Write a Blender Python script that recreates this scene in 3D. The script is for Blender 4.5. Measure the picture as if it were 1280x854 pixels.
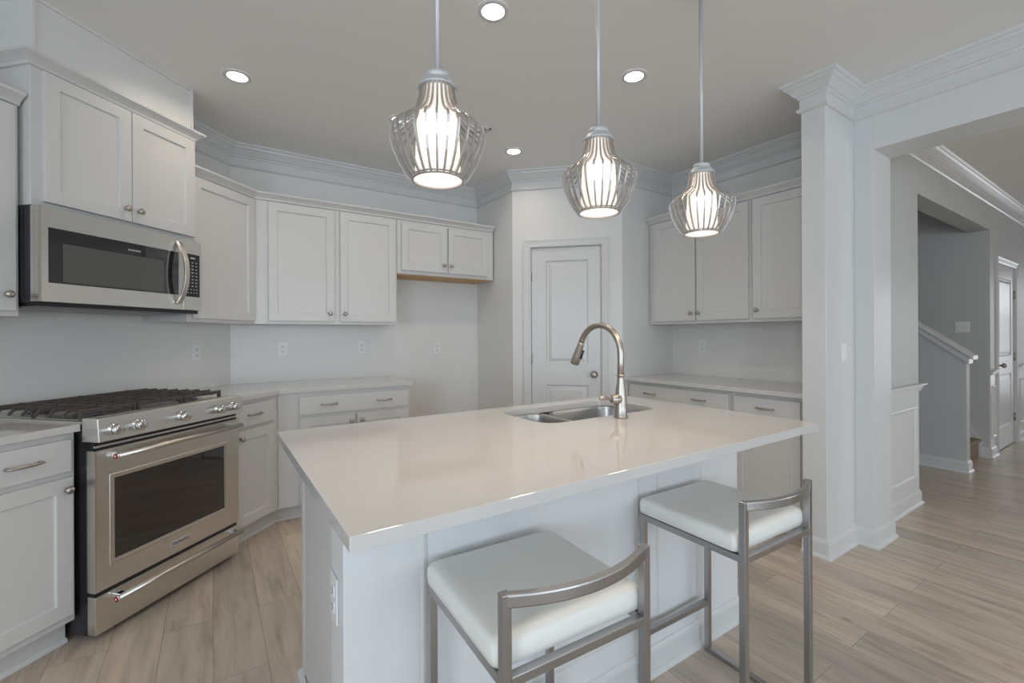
import bpy, bmesh, math, random
from mathutils import Vector, Matrix
C = bpy.context.scene.collection
SC = bpy.context.scene
PI = math.pi
S2 = 0.5 ** 0.5
for _o in list(bpy.data.objects):
    bpy.data.objects.remove(_o)

# ------------------------------------------------------------------ camera
YAW, FPX, CAMH = math.radians(56.5675), 563.76, 1.2753
cam = bpy.data.cameras.new('camera')
cam.sensor_fit = 'HORIZONTAL'; cam.sensor_width = 36.0
cam.lens = FPX / 1280 * 36.0
cam.shift_x = (640 - 637.09) / 1280
cam.shift_y = (419.34 - 427) / 1280
cam.clip_start = 0.05
co = bpy.data.objects.new('camera', cam); C.objects.link(co)
_f = Vector((math.cos(YAW), math.sin(YAW), 0)); _r = Vector((math.sin(YAW), -math.cos(YAW), 0)); _u = Vector((0, 0, 1))
_roll = 0.0046
_r2 = _r * math.cos(_roll) - _u * math.sin(_roll); _u2 = _u * math.cos(_roll) + _r * math.sin(_roll)
co.matrix_world = Matrix(((_r2.x, _u2.x, -_f.x, 0), (_r2.y, _u2.y, -_f.y, 0), (_r2.z, _u2.z, -_f.z, CAMH), (0, 0, 0, 1)))
SC.camera = co

# ------------------------------------------------------------------ colour management, world, daylight
SC.view_settings.view_transform = 'Standard'; SC.view_settings.look = 'None'
SC.view_settings.gamma = 1.0; SC.view_settings.use_curve_mapping = False
SC.view_settings.exposure = -0.21
SC.cycles.max_bounces = 10; SC.cycles.diffuse_bounces = 7; SC.cycles.glossy_bounces = 5
SC.cycles.sample_clamp_indirect = 4.0
SC.cycles.caustics_reflective = False; SC.cycles.caustics_refractive = False
w = bpy.data.worlds.new('world'); SC.world = w; w.use_nodes = True
w.node_tree.nodes['Background'].inputs[0].default_value = (0.62, 0.78, 1.0, 1)
w.node_tree.nodes['Background'].inputs[1].default_value = 0.6

def area(name, loc, direction, sx, sy, power, col, spread=PI):
    l = bpy.data.lights.new(name, 'AREA'); l.shape = 'RECTANGLE'; l.size = sx; l.size_y = sy
    l.energy = power; l.color = col; l.spread = spread
    o = bpy.data.objects.new(name, l); C.objects.link(o); o.location = loc
    o.rotation_euler = Vector(direction).to_track_quat('-Z', 'Y').to_euler()
    return o
DAY = (0.73, 0.87, 1.0)
# daylight entering through the windows and patio door of the family room behind the camera
REAR_Y, LEFT_X, ZC = -7.0, -2.81, 2.745
for wx, ww, wz0, wz1, wp in ((-1.4, 1.5, 0.7, 2.3, 0.6), (0.6, 1.9, 0.05, 2.2, 1.0), (2.4, 1.1, 0.7, 2.3, 1.6)):
    area('window_daylight', (wx, REAR_Y - 0.10, (wz0 + wz1) / 2), (0, 1, 0), ww, wz1 - wz0, 50 * wp * ww * (wz1 - wz0) / 2, DAY)
for wy in (-1.25, -4.55):
    area('window_daylight', (LEFT_X - 0.10, wy, 1.5), (1, 0, 0), 1.3, 1.6, 92, DAY)
area('entry_daylight', (10.62, 0.1, 1.2), (-1, 0, -0.3), 0.9, 1.9, 28, (0.9, 0.94, 1.0))
# warm fill at an unseen dining-side opening, added to brighten the hall
area('hall_fill_light', (4.9, -2.55, 1.5), (0, 1, -0.45), 1.6, 1.5, 34, (1.0, 0.95, 0.88))

# ------------------------------------------------------------------ materials
def mat(name, col, rough=0.5, metal=0.0, emit=None, es=0.0, coat=0.0, spec=0.5, aniso=0.0):
    m = bpy.data.materials.new(name); m.use_nodes = True
    b = m.node_tree.nodes['Principled BSDF']
    b.inputs['Base Color'].default_value = (*col, 1); b.inputs['Roughness'].default_value = rough
    b.inputs['Metallic'].default_value = metal; b.inputs['Coat Weight'].default_value = coat
    b.inputs['Specular IOR Level'].default_value = spec; b.inputs['Anisotropic'].default_value = aniso
    if emit: b.inputs['Emission Color'].default_value = (*emit, 1); b.inputs['Emission Strength'].default_value = es
    return m
def nd(m, t, **k):
    n = m.node_tree.nodes.new(t)
    for a, v in k.items(): setattr(n, a, v)
    return n
def speckle(m, scale, amount, detail=4, bump=0.0, stretch=(1, 1, 1)):
    """gentle procedural variation of a material's own colour"""
    nt = m.node_tree; b = nt.nodes['Principled BSDF']; base = list(b.inputs['Base Color'].default_value)
    tc = nd(m, 'ShaderNodeTexCoord'); mp = nd(m, 'ShaderNodeMapping'); mp.inputs['Scale'].default_value = stretch
    nz = nd(m, 'ShaderNodeTexNoise'); nz.inputs['Scale'].default_value = scale; nz.inputs['Detail'].default_value = detail
    mx = nd(m, 'ShaderNodeMix', data_type='RGBA')
    nt.links.new(tc.outputs['Object'], mp.inputs[0]); nt.links.new(mp.outputs[0], nz.inputs['Vector'])
    nt.links.new(nz.outputs['Fac'], mx.inputs[0])
    mx.inputs[6].default_value = (*[c * (1 - amount) for c in base[:3]], 1); mx.inputs[7].default_value = (*[min(1, c * (1 + amount)) for c in base[:3]], 1)
    nt.links.new(mx.outputs[2], b.inputs['Base Color'])
    if bump:
        bp = nd(m, 'ShaderNodeBump'); bp.inputs['Strength'].default_value = bump; bp.inputs['Distance'].default_value = 0.002
        nt.links.new(nz.outputs['Fac'], bp.inputs['Height']); nt.links.new(bp.outputs[0], b.inputs['Normal'])
    return m
M = {}
M['wall'] = speckle(mat('wall_paint', (0.705, 0.705, 0.69), 0.42), 60, 0.01, bump=0.03)
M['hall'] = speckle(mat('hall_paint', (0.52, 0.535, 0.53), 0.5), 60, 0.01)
M['ceil'] = speckle(mat('ceiling_paint', (0.84, 0.83, 0.81), 0.7), 50, 0.01)
M['trim'] = speckle(mat('trim_paint', (0.645, 0.65, 0.65), 0.32), 30, 0.008)
M['cab'] = speckle(mat('cabinet_paint', (0.63, 0.625, 0.615), 0.34), 20, 0.008)
M['white'] = speckle(mat('bright_white_paint', (0.71, 0.715, 0.73), 0.4), 30, 0.008)
M['gap'] = mat('shadow_gap', (0.08, 0.08, 0.08), 0.8)
M['ply'] = speckle(mat('raw_birch', (0.55, 0.33, 0.14), 0.5), 8, 0.12, stretch=(1, 12, 1))
M['quartz'] = speckle(mat('white_quartz', (0.60, 0.585, 0.57), 0.06), 14, 0.025, detail=8)
M['steel'] = speckle(mat('brushed_steel', (0.74, 0.715, 0.67), 0.30, 1.0, aniso=0.4), 40, 0.04, stretch=(1, 1, 40))
_b = M['steel'].node_tree.nodes['Principled BSDF']; _b.inputs['Anisotropic'].default_value = 0.75
_t = nd(M['steel'], 'ShaderNodeTangent', direction_type='RADIAL', axis='Z'); M['steel'].node_tree.links.new(_t.outputs[0], _b.inputs['Tangent'])
M['steel_l'] = mat('polished_steel', (0.66, 0.62, 0.57), 0.30, 1.0)
M['nickel'] = mat('brushed_nickel', (0.45, 0.41, 0.37), 0.34, 1.0)
M['sinksteel'] = mat('satin_sink_steel', (0.48, 0.47, 0.46), 0.33, 1.0)
M['chrome'] = mat('chrome', (0.75, 0.75, 0.76), 0.10, 1.0)
M['iron'] = speckle(mat('cast_iron', (0.085, 0.068, 0.060), 0.42), 60, 0.15)
M['black'] = mat('black_enamel', (0.018, 0.018, 0.02), 0.3)
M['dark'] = mat('dark_grey_steel', (0.10, 0.10, 0.11), 0.4, 0.6)
M['glass'] = mat('black_oven_glass', (0.012, 0.010, 0.010), 0.04, coat=0.6, spec=0.9)
M['screen'] = speckle(mat('microwave_mesh_glass', (0.10, 0.10, 0.095), 0.10), 300, 0.3)
M['red'] = mat('red_medallion', (0.45, 0.02, 0.03), 0.35)
M['print'] = mat('light_grey_print', (0.6, 0.6, 0.6), 0.5)
M['badge'] = mat('silver_badge', (0.55, 0.51, 0.50), 0.4, 0.2)
M['ink'] = mat('dark_print', (0.04, 0.04, 0.04), 0.5)
M['plate'] = mat('white_plastic', (0.78, 0.78, 0.78), 0.35)
M['slot'] = mat('slot_dark', (0.12, 0.12, 0.12), 0.6)
M['leather'] = speckle(mat('white_leatherette', (0.80, 0.80, 0.76), 0.38), 90, 0.015, bump=0.15)
M['stoolmetal'] = mat('brushed_stool_steel', (0.42, 0.41, 0.41), 0.30, 1.0)
M['cage'] = mat('silver_wire', (0.60, 0.57, 0.55), 0.35, 1.0)
M['rod'] = mat('satin_silver_rod', (0.55, 0.56, 0.57), 0.5, 0.4)
M['opal'] = mat('lit_opal_glass', (0.9, 0.88, 0.84), 0.4, emit=(1.0, 0.86, 0.74), es=0.92)
M['opal_b'] = mat('lit_opal_bottom', (0.9, 0.88, 0.84), 0.4, emit=(1.0, 0.90, 0.82), es=1.1)
M['lens'] = mat('downlight_lens', (0.9, 0.9, 0.9), 0.4, emit=(1.0, 0.92, 0.82), es=14)
M['carpet'] = speckle(mat('beige_carpet', (0.30, 0.23, 0.17), 0.95), 160, 0.2, bump=0.6)
M['vent'] = mat('vent_grey', (0.36, 0.36, 0.35), 0.5)

def wood_floor():
    m = mat('vinyl_plank_floor', (0.4, 0.33, 0.27), 0.30)
    nt = m.node_tree; L = nt.links; b = nt.nodes['Principled BSDF']
    tc = nd(m, 'ShaderNodeTexCoord'); sp = nd(m, 'ShaderNodeSeparateXYZ'); cb = nd(m, 'ShaderNodeCombineXYZ')
    L.new(tc.outputs['Object'], sp.inputs[0]); L.new(sp.outputs['Y'], cb.inputs['X']); L.new(sp.outputs['X'], cb.inputs['Y'])
    br = nd(m, 'ShaderNodeTexBrick'); br.offset = 0.37; br.offset_frequency = 2; br.squash = 1.0
    br.inputs['Scale'].default_value = 1.0; br.inputs['Brick Width'].default_value = 1.22; br.inputs['Row Height'].default_value = 0.18
    br.inputs['Mortar Size'].default_value = 0.0012; br.inputs['Mortar Smooth'].default_value = 0.2
    br.inputs['Color1'].default_value = (0, 0, 0, 1); br.inputs['Color2'].default_value = (1, 1, 1, 1); br.inputs['Mortar'].default_value = (0.5, 0.5, 0.5, 1)
    L.new(cb.outputs[0], br.inputs['Vector'])
    # every plank shifts the grain pattern
    sc = nd(m, 'ShaderNodeVectorMath', operation='SCALE'); sc.inputs['Scale'].default_value = 7.0
    L.new(br.outputs['Color'], sc.inputs[0])
    ad = nd(m, 'ShaderNodeVectorMath', operation='ADD'); L.new(cb.outputs[0], ad.inputs[0]); L.new(sc.outputs[0], ad.inputs[1])
    mp = nd(m, 'ShaderNodeMapping'); mp.inputs['Scale'].default_value = (1.1, 9.0, 1); L.new(ad.outputs[0], mp.inputs[0])
    g = nd(m, 'ShaderNodeTexNoise'); g.inputs['Scale'].default_value = 2.2; g.inputs['Detail'].default_value = 7; g.inputs['Roughness'].default_value = 0.6; g.inputs['Distortion'].default_value = 0.6
    L.new(mp.outputs[0], g.inputs['Vector'])
    mp2 = nd(m, 'ShaderNodeMapping'); mp2.inputs['Scale'].default_value = (0.5, 2.4, 1); L.new(ad.outputs[0], mp2.inputs[0])
    g2 = nd(m, 'ShaderNodeTexNoise'); g2.inputs['Scale'].default_value = 1.6; g2.inputs['Detail'].default_value = 3
    L.new(mp2.outputs[0], g2.inputs['Vector'])
    cr = nd(m, 'ShaderNodeValToRGB'); e = cr.color_ramp.elements
    e[0].position = 0.30; e[0].color = (0.40, 0.335, 0.275, 1); e[1].position = 0.72; e[1].color = (0.66, 0.575, 0.49, 1)
    k = cr.color_ramp.elements.new(0.5); k.color = (0.575, 0.49, 0.405, 1)
    L.new(g.outputs['Fac'], cr.inputs[0])
    mx = nd(m, 'ShaderNodeMix', data_type='RGBA', blend_type='MULTIPLY'); mx.inputs[0].default_value = 1.0
    cr2 = nd(m, 'ShaderNodeValToRGB'); e = cr2.color_ramp.elements
    e[0].position = 0.3; e[0].color = (0.85, 0.85, 0.85, 1); e[1].position = 0.7; e[1].color = (1.08, 1.05, 1.03, 1)
    L.new(g2.outputs['Fac'], cr2.inputs[0]); L.new(cr.outputs[0], mx.inputs[6]); L.new(cr2.outputs[0], mx.inputs[7])
    mx2 = nd(m, 'ShaderNodeMix', data_type='RGBA', blend_type='MULTIPLY'); mx2.inputs[0].default_value = 1.0
    cr3 = nd(m, 'ShaderNodeValToRGB'); e = cr3.color_ramp.elements
    e[0].color = (0.92, 0.92, 0.93, 1); e[1].color = (1.06, 1.04, 1.02, 1)
    L.new(br.outputs['Color'], cr3.inputs[0]); L.new(mx.outputs[2], mx2.inputs[6]); L.new(cr3.outputs[0], mx2.inputs[7])
    mx3 = nd(m, 'ShaderNodeMix', data_type='RGBA'); L.new(br.outputs['Fac'], mx3.inputs[0]); L.new(mx2.outputs[2], mx3.inputs[6]); mx3.inputs[7].default_value = (0.27, 0.22, 0.18, 1)
    # small knots
    vo = nd(m, 'ShaderNodeTexVoronoi'); vo.inputs['Scale'].default_value = 1.9; mp3 = nd(m, 'ShaderNodeMapping'); mp3.inputs['Scale'].default_value = (1, 1.8, 1)
    L.new(ad.outputs[0], mp3.inputs[0]); L.new(mp3.outputs[0], vo.inputs['Vector'])
    cr4 = nd(m, 'ShaderNodeValToRGB'); e = cr4.color_ramp.elements
    e[0].position = 0.02; e[0].color = (0.62, 0.55, 0.48, 1); e[1].position = 0.06; e[1].color = (1, 1, 1, 1)
    L.new(vo.outputs['Distance'], cr4.inputs[0])
    mx4 = nd(m, 'ShaderNodeMix', data_type='RGBA', blend_type='MULTIPLY'); mx4.inputs[0].default_value = 1.0
    L.new(mx3.outputs[2], mx4.inputs[6]); L.new(cr4.outputs[0], mx4.inputs[7]); L.new(mx4.outputs[2], b.inputs['Base Color'])
    bp = nd(m, 'ShaderNodeBump'); bp.inputs['Strength'].default_value = 0.12; bp.inputs['Distance'].default_value = 0.002
    L.new(g.outputs['Fac'], bp.inputs['Height']); L.new(bp.outputs[0], b.inputs['Normal'])
    return m
M['floor'] = wood_floor()

# ------------------------------------------------------------------ mesh helpers
class MB:
    def __init__(s): s.v = []; s.f = []; s.sm = []
    def add(s, vs, fs, smooth=False):
        o = len(s.v); s.v += [Vector(q) for q in vs]
        for f in fs: s.f.append([o + i for i in f]); s.sm.append(smooth)
        return s
    def box(s, x0, x1, y0, y1, z0, z1):
        x0, x1 = min(x0, x1), max(x0, x1); y0, y1 = min(y0, y1), max(y0, y1); z0, z1 = min(z0, z1), max(z0, z1)
        return s.add([(x0, y0, z0), (x1, y0, z0), (x1, y1, z0), (x0, y1, z0), (x0, y0, z1), (x1, y0, z1), (x1, y1, z1), (x0, y1, z1)],
                     [(0, 3, 2, 1), (4, 5, 6, 7), (0, 1, 5, 4), (1, 2, 6, 5), (2, 3, 7, 6), (3, 0, 4, 7)])
    def prism(s, pts, z0, z1):                       # ccw polygon seen from above
        n = len(pts)
        return s.add([(x, y, z0) for x, y in pts] + [(x, y, z1) for x, y in pts],
                     [list(range(n))[::-1], list(range(n, 2 * n))] + [(i, (i + 1) % n, n + (i + 1) % n, n + i) for i in range(n)])
    def extr(s, pts, axis, a0, a1):                  # polygon in the plane normal to axis ('x' -> (y,z), 'y' -> (x,z))
        n = len(pts)
        g = (lambda p, a: (a, p[0], p[1])) if axis == 'x' else (lambda p, a: (p[0], a, p[1]))
        return s.add([g(p, a0) for p in pts] + [g(p, a1) for p in pts],
                     [list(range(n))[::-1], list(range(n, 2 * n))] + [(i, (i + 1) % n, n + (i + 1) % n, n + i) for i in range(n)])
    def lathe(s, prof, mtx=Matrix(), n=20, smooth=True, cap=True):   # prof [(r,z)]
        vs = []; fs = []
        for r, z in prof:
            for i in range(n):
                t = 2 * PI * i / n; vs.append(mtx @ Vector((r * math.cos(t), r * math.sin(t), z)))
        for k in range(len(prof) - 1):
            for i in range(n): fs.append((k * n + i, k * n + (i + 1) % n, (k + 1) * n + (i + 1) % n, (k + 1) * n + i))
        s.add(vs, fs, smooth)
        if cap:
            o = len(s.v) - len(vs)
            s.f.append([o + i for i in range(n)][::-1]); s.sm.append(False)
            s.f.append([o + (len(prof) - 1) * n + i for i in range(n)]); s.sm.append(False)
        return s
    def tube(s, pts, r, n=12, smooth=True, sq=None, up=None):
        """round (or sq=(w,h) rectangular) section along a polyline; r number or list"""
        pts = [Vector(p) for p in pts]; m = len(pts); rs = r if isinstance(r, (list, tuple)) else [r] * m
        vs = []; fs = []; ref = Vector(up) if up else None
        k = 4 if sq else n
        for i, p in enumerate(pts):
            t = (pts[min(i + 1, m - 1)] - pts[max(i - 1, 0)]).normalized()
            if ref is None: ref = Vector((0, 0, 1)) if abs(t.z) < 0.9 else Vector((1, 0, 0))
            a = t.cross(ref).normalized(); b = a.cross(t).normalized()
            if not up: ref = b
            if sq:
                w_, h_ = sq[0] / 2, sq[1] / 2
                for x, y in ((-w_, -h_), (w_, -h_), (w_, h_), (-w_, h_)): vs.append(p + a * x + b * y)
            else:
                for j in range(n):
                    q = 2 * PI * j / n; vs.append(p + a * math.cos(q) * rs[i] + b * math.sin(q) * rs[i])
        for i in range(m - 1):
            for j in range(k): fs.append((i * k + j, i * k + (j + 1) % k, (i + 1) * k + (j + 1) % k, (i + 1) * k + j))
        fs.append(list(range(k))[::-1]); fs.append([(m - 1) * k + j for j in range(k)])
        return s.add(vs, fs, smooth and not sq)
    def sweep(s, prof, path, closed=False):
        """profile [(d,z)] pushed out to the left of a 2D path, mitred at corners"""
        P = [Vector(p) for p in path]; n = len(P); vs = []; k = len(prof)
        for i in range(n):
            def nrm(a, b):
                t = (b - a).normalized(); return Vector((-t.y, t.x))
            n1 = nrm(P[i - 1], P[i]) if (i > 0 or closed) else None
            n2 = nrm(P[i], P[(i + 1) % n]) if (i < n - 1 or closed) else None
            if n1 is None: n1 = n2
            if n2 is None: n2 = n1
            mt = (n1 + n2) / (1 + n1.dot(n2))
            for d, z in prof: q = P[i] + mt * d; vs.append((q.x, q.y, z))
        fs = []
        for i in range(n - 1 + (1 if closed else 0)):
            a, b = i * k, ((i + 1) % n) * k
            for j in range(k): fs.append((a + j, a + (j + 1) % k, b + (j + 1) % k, b + j))
        if not closed: fs.append(list(range(k))[::-1]); fs.append([(n - 1) * k + j for j in range(k)])
        return s.add(vs, fs)

def mkobj(name, mb, m, parent=None, base=(0, 0, 0), bevel=0.0, segs=2):
    me = bpy.data.meshes.new(name); b = Vector(base)
    me.from_pydata([q - b for q in mb.v], [], mb.f)
    me.polygons.foreach_set('use_smooth', mb.sm)
    bm = bmesh.new(); bm.from_mesh(me); bmesh.ops.recalc_face_normals(bm, faces=bm.faces); bm.to_mesh(me); bm.free()
    me.materials.append(m)
    o = bpy.data.objects.new(name, me); C.objects.link(o)
    if parent: o.parent = parent
    else: o.location = b
    if bevel:
        d = o.modifiers.new('bevel', 'BEVEL'); d.width = bevel; d.segments = segs; d.limit_method = 'ANGLE'; d.angle_limit = math.radians(40)
    return o
def mark(o, label=None, cat=None, group=None, kind=None):
    for k, v in (('label', label), ('category', cat), ('group', group), ('kind', kind)):
        if v: o[k] = v
    return o
class Frame:
    """local x runs along the wall (left to right when facing it), local y runs into the wall"""
    def __init__(s, rot): s.rot = rot; s.m = Matrix.Rotation(rot, 4, 'Z')
FW, FA, FF, FD, FI = Frame(0), Frame(PI / 4), Frame(-PI / 2), Frame(-PI / 4), Frame(PI)
class Thing:
    def __init__(s, name, label, cat, fr, base, group=None, kind=None):
        s.e = bpy.data.objects.new(name, None); C.objects.link(s.e); s.e.empty_display_size = 0.1
        s.base = Vector(base); s.e.location = fr.m @ s.base; s.e.rotation_euler = (0, 0, fr.rot)
        mark(s.e, label, cat, group, kind); s.fr = fr
    def part(s, name, mb, m, parent=None, bevel=0.0, segs=2, label=None):
        o = mkobj(name, mb, m, parent or s.e, s.base, bevel, segs)
        if label: o['label'] = label
        return o
def struct(name, mb, m, fr=FW, bevel=0.0, kind='structure'):
    o = mkobj(name, mb, m, None, (0, 0, 0), bevel); o.rotation_euler = (0, 0, fr.rot); o['kind'] = kind
    return o
def copy_tree(o, parent=None):
    c = o.copy(); C.objects.link(c)
    if parent: c.parent = parent
    for ch in list(o.children): copy_tree(ch, c)
    return c

# shaker door / plain drawer meshes, front face at y=f (room side is -y)
def shaker(x0, x1, z0, z1, f, t=0.019, st=0.058, rec=0.009, sl=0.005):
    mb = MB()
    def ring(d, y): return [(x0 + d, y, z0 + d), (x1 - d, y, z0 + d), (x1 - d, y, z1 - d), (x0 + d, y, z1 - d)]
    e = 0.0015
    rs = [ring(0, f + t), ring(0, f + e), ring(e, f), ring(st, f), ring(st + sl, f + rec)]
    vs = [q for r in rs for q in r]; fs = [(0, 3, 2, 1), (16, 17, 18, 19)]
    for k in range(4):
        for i in range(4): fs.append((k * 4 + i, k * 4 + (i + 1) % 4, k * 4 + 4 + (i + 1) % 4, k * 4 + 4 + i))
    return mb.add(vs, fs)
KNOB = [(0.0085, 0), (0.0085, 0.002), (0.005, 0.006), (0.005, 0.014), (0.011, 0.017), (0.0155, 0.021), (0.0155, 0.025), (0.011, 0.030), (0.004, 0.0325)]
def knob_mb(x, z, f): return MB().lathe(KNOB, Matrix.Translation((x, f, z)) @ Matrix.Rotation(PI / 2, 4, 'X'), 16)
def pull_mb(x, z, f, L=0.112):
    mb = MB(); pts = []; rs = []
    for i in range(13):
        t = -1 + 2 * i / 12; pts.append((x + t * L / 2, f - 0.028 + 0.010 * t * t, z)); rs.append(0.0042 + 0.0024 * (1 - t * t))
    mb.tube(pts, rs, 10)
    for sx in (-1, 1): mb.lathe([(0.0065, 0), (0.0065, 0.003), (0.0045, 0.007), (0.0045, 0.020)], Matrix.Translation((x + sx * (L / 2 - 0.006), f, z)) @ Matrix.Rotation(PI / 2, 4, 'X'), 10)
    return mb

def cabinet(name, label, cat, fr, x0, x1, yf, yb, z0, z1, doors, drawers=(), toe=None, group=None, body=None, bottom=None):
    """doors: (x0,x1,z0,z1,knob_x,knob_z) drawers: (x0,x1,z0,z1,[pull xs]) ; yf = face-frame plane"""
    T = Thing(name, label, cat, fr, ((x0 + x1) / 2, (yf + yb) / 2, z0 if toe is None else 0), group)
    b = MB()
    if body: b.prism(body, z0, z1)
    else: b.box(x0, x1, yf, yb, z0, z1)
    T.part('body', b, M['cab'], bevel=0.0015)
    f = yf - 0.020
    for d in doors:
        o = T.part('door', shaker(d[0], d[1], d[2], d[3], f), M['cab'])
        if d[4] is not None: T.part('knob', knob_mb(d[4], d[5], f), M['nickel'], o)
    for d in drawers:
        o = T.part('drawer', MB().box(d[0], d[1], f, f + 0.019, d[2], d[3]), M['cab'], bevel=0.002)
        for px in d[4]: T.part('pull', pull_mb(px, (d[2] + d[3]) / 2, f), M['nickel'], o)
    if toe:
        tx0, tx1, ty = toe
        T.part('toe_kick', MB().box(tx0, tx1, ty, yb, 0, z0), M['cab'])
        T.part('shoe_moulding', MB().extr([(ty, 0), (ty, 0.019), (ty - 0.006, 0.017), (ty - 0.012, 0.011), (ty - 0.014, 0)], 'x', tx0, tx1), M['trim'])
    if bottom: T.part('underside', MB().box(*bottom), M['ply'], label='bare wood underside')
    return T

# ------------------------------------------------------------------ room
WA, WB, WCX, WDK, WEY, WFX = 2.7695, 4.034, 2.27, 4.0, 2.706, 3.628
corner_ab = ((WB - WA / S2), WB)
stub_x, stub_y, por_x, por_y, hall_y = 2.905, 1.145, 3.295, 1.045, 1.14
TH = 0.12
floor_pts = (-3.0, 10.8, -7.3, 4.6)
struct('floor', MB().box(floor_pts[0], floor_pts[1], floor_pts[2], floor_pts[3], -0.10, 0), M['floor'])
struct('ceiling', MB().box(floor_pts[0], floor_pts[1], floor_pts[2], floor_pts[3], ZC, ZC + 0.1), M['ceil'])
struct('wall_left', MB().box(-1.25, 3.02, WA, WA + TH, 0, ZC), M['wall'], FA)
struct('wall_back', MB().box(corner_ab[0] - 0.05, WCX + TH, WB, WB + TH, 0, ZC), M['wall'])
wcy = WDK / S2 - WCX; wdx = WDK / S2 - WEY
struct('wall_alcove', MB().box(WCX, WCX + 0.10, wcy, WB, 0, ZC), M['wall'])
# angled pantry wall with a real door opening (frame D: lx=(X-Y)s, ly=(X+Y)s)
dl, dr = -0.618, -0.007
lx0, lx1 = (WCX - wcy) * S2, (wdx - WEY) * S2
def rectsolid(mb, x0, x1, y0, y1, z0, z1, holes):
    """wall along x with door/window openings (x0,x1,z0,z1)"""
    xs = sorted({x0, x1, *[h[0] for h in holes], *[h[1] for h in holes]})
    for a, b in zip(xs, xs[1:]):
        hs = sorted([h for h in holes if h[0] <= a + 1e-6 and h[1] >= b - 1e-6], key=lambda h: h[2])
        z = z0
        for h in hs:
            if h[2] > z + 1e-4: mb.box(a, b, y0, y1, z, h[2])
            z = h[3]
        if z < z1 - 1e-4: mb.box(a, b, y0, y1, z, z1)
    return mb
struct('wall_pantry', rectsolid(MB(), lx0, lx1, WDK, WDK + 0.10, 0, ZC, [(dl - 0.012, dr + 0.012, 0, 2.067)]), M['wall'], FD)
struct('wall_pantry_side', MB().box(wdx, WFX + TH, WEY, WEY + 0.10, 0, ZC), M['wall'])
struct('wall_right', MB().box(WFX, WFX + TH, 1.27, WEY + 0.1, 0, ZC), M['wall'])
struct('wall_column', MB().box(stub_x, 3.45, stub_y, 1.27, 0, ZC), M['trim'], bevel=0.002)
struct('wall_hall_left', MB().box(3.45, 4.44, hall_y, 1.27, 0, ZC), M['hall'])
POR_END = -3.4
mbp = MB().box(por_x, 3.565, por_y, stub_y, 0, ZC).box(por_x, 3.565, -1.5, por_y, 2.375, ZC).box(por_x, 3.565, REAR_Y, -1.5, 0, ZC)
struct('wall_portal', mbp, M['trim'], bevel=0.002)
def wallsX(name, x0, x1, y0, y1, holes, m): struct(name, rectsolid(MB(), x0, x1, y0, y1, 0, ZC, holes), m)
HX1, SOF = 6.63, 2.33
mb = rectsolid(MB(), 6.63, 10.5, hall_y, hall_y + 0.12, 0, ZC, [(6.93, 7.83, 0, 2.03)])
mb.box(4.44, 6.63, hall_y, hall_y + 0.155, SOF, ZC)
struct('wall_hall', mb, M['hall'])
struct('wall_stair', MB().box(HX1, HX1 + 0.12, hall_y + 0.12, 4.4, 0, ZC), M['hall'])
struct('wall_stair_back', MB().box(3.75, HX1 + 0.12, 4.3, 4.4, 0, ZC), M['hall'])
struct('wall_hall_end', rectsolid(MB(), -2.6, 1.3, -10.62, -10.5, 0, ZC, [(-0.55, 0.35, 0, 2.15)]), M['hall'], FF).location = (0, 0, 0)
bpy.data.objects['wall_hall_end'].rotation_euler = (0, 0, PI / 2); bpy.data.objects['wall_hall_end'].location = (0, 0, 0)
# (that wall is laid out in a frame turned so that its own x is world +Y)
struct('wall_dining', rectsolid(MB(), 3.5, 10.6, -2.5, -2.38, 0, ZC, [(4.1, 5.7, 0.75, 2.25)]), M['hall'])
wins = [(-2.15, -0.65, 0.7, 2.3), (-0.35, 1.55, 0.05, 2.2), (1.85, 2.95, 0.7, 2.3)]
struct('wall_rear', rectsolid(MB(), LEFT_X - TH, por_x + 0.1, REAR_Y - TH, REAR_Y, 0, ZC, wins), M['wall'])
lw = struct('wall_family', rectsolid(MB(), REAR_Y - TH, 1.14, -LEFT_X, -LEFT_X + TH, 0, ZC, [(-1.9, -0.6, 0.7, 2.3), (-5.2, -3.9, 0.7, 2.3)]), M['wall'], Frame(PI / 2))

# knee wall beside the stairs, with its sloping cap
kz0, kz1, slope = 1.075, 3.0, 0.80
kn = MB().extr([(hall_y, 0), (4.3, 0), (4.3, ZC), (hall_y + (ZC - kz0) / slope, ZC), (hall_y, kz0)], 'x', 5.75, 5.86)
struct('wall_knee', kn, M['hall'], bevel=0.002)
cp = MB().extr([(hall_y - 0.05, kz0 + 0.0 - 0.04), (3.0, kz0 + (3.0 - hall_y) * slope), (3.0, kz0 + (3.0 - hall_y) * slope + 0.035), (hall_y - 0.05, kz0 - 0.005)], 'x', 5.72, 5.89)
cp.extr([(hall_y - 0.02, kz0 - 0.08), (3.0, kz0 + (3.0 - hall_y) * slope - 0.06), (3.0, kz0 + (3.0 - hall_y) * slope), (hall_y - 0.02, kz0 - 0.02)], 'x', 5.735, 5.875)
struct('trim_1', cp, M['trim'], bevel=0.004)
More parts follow.
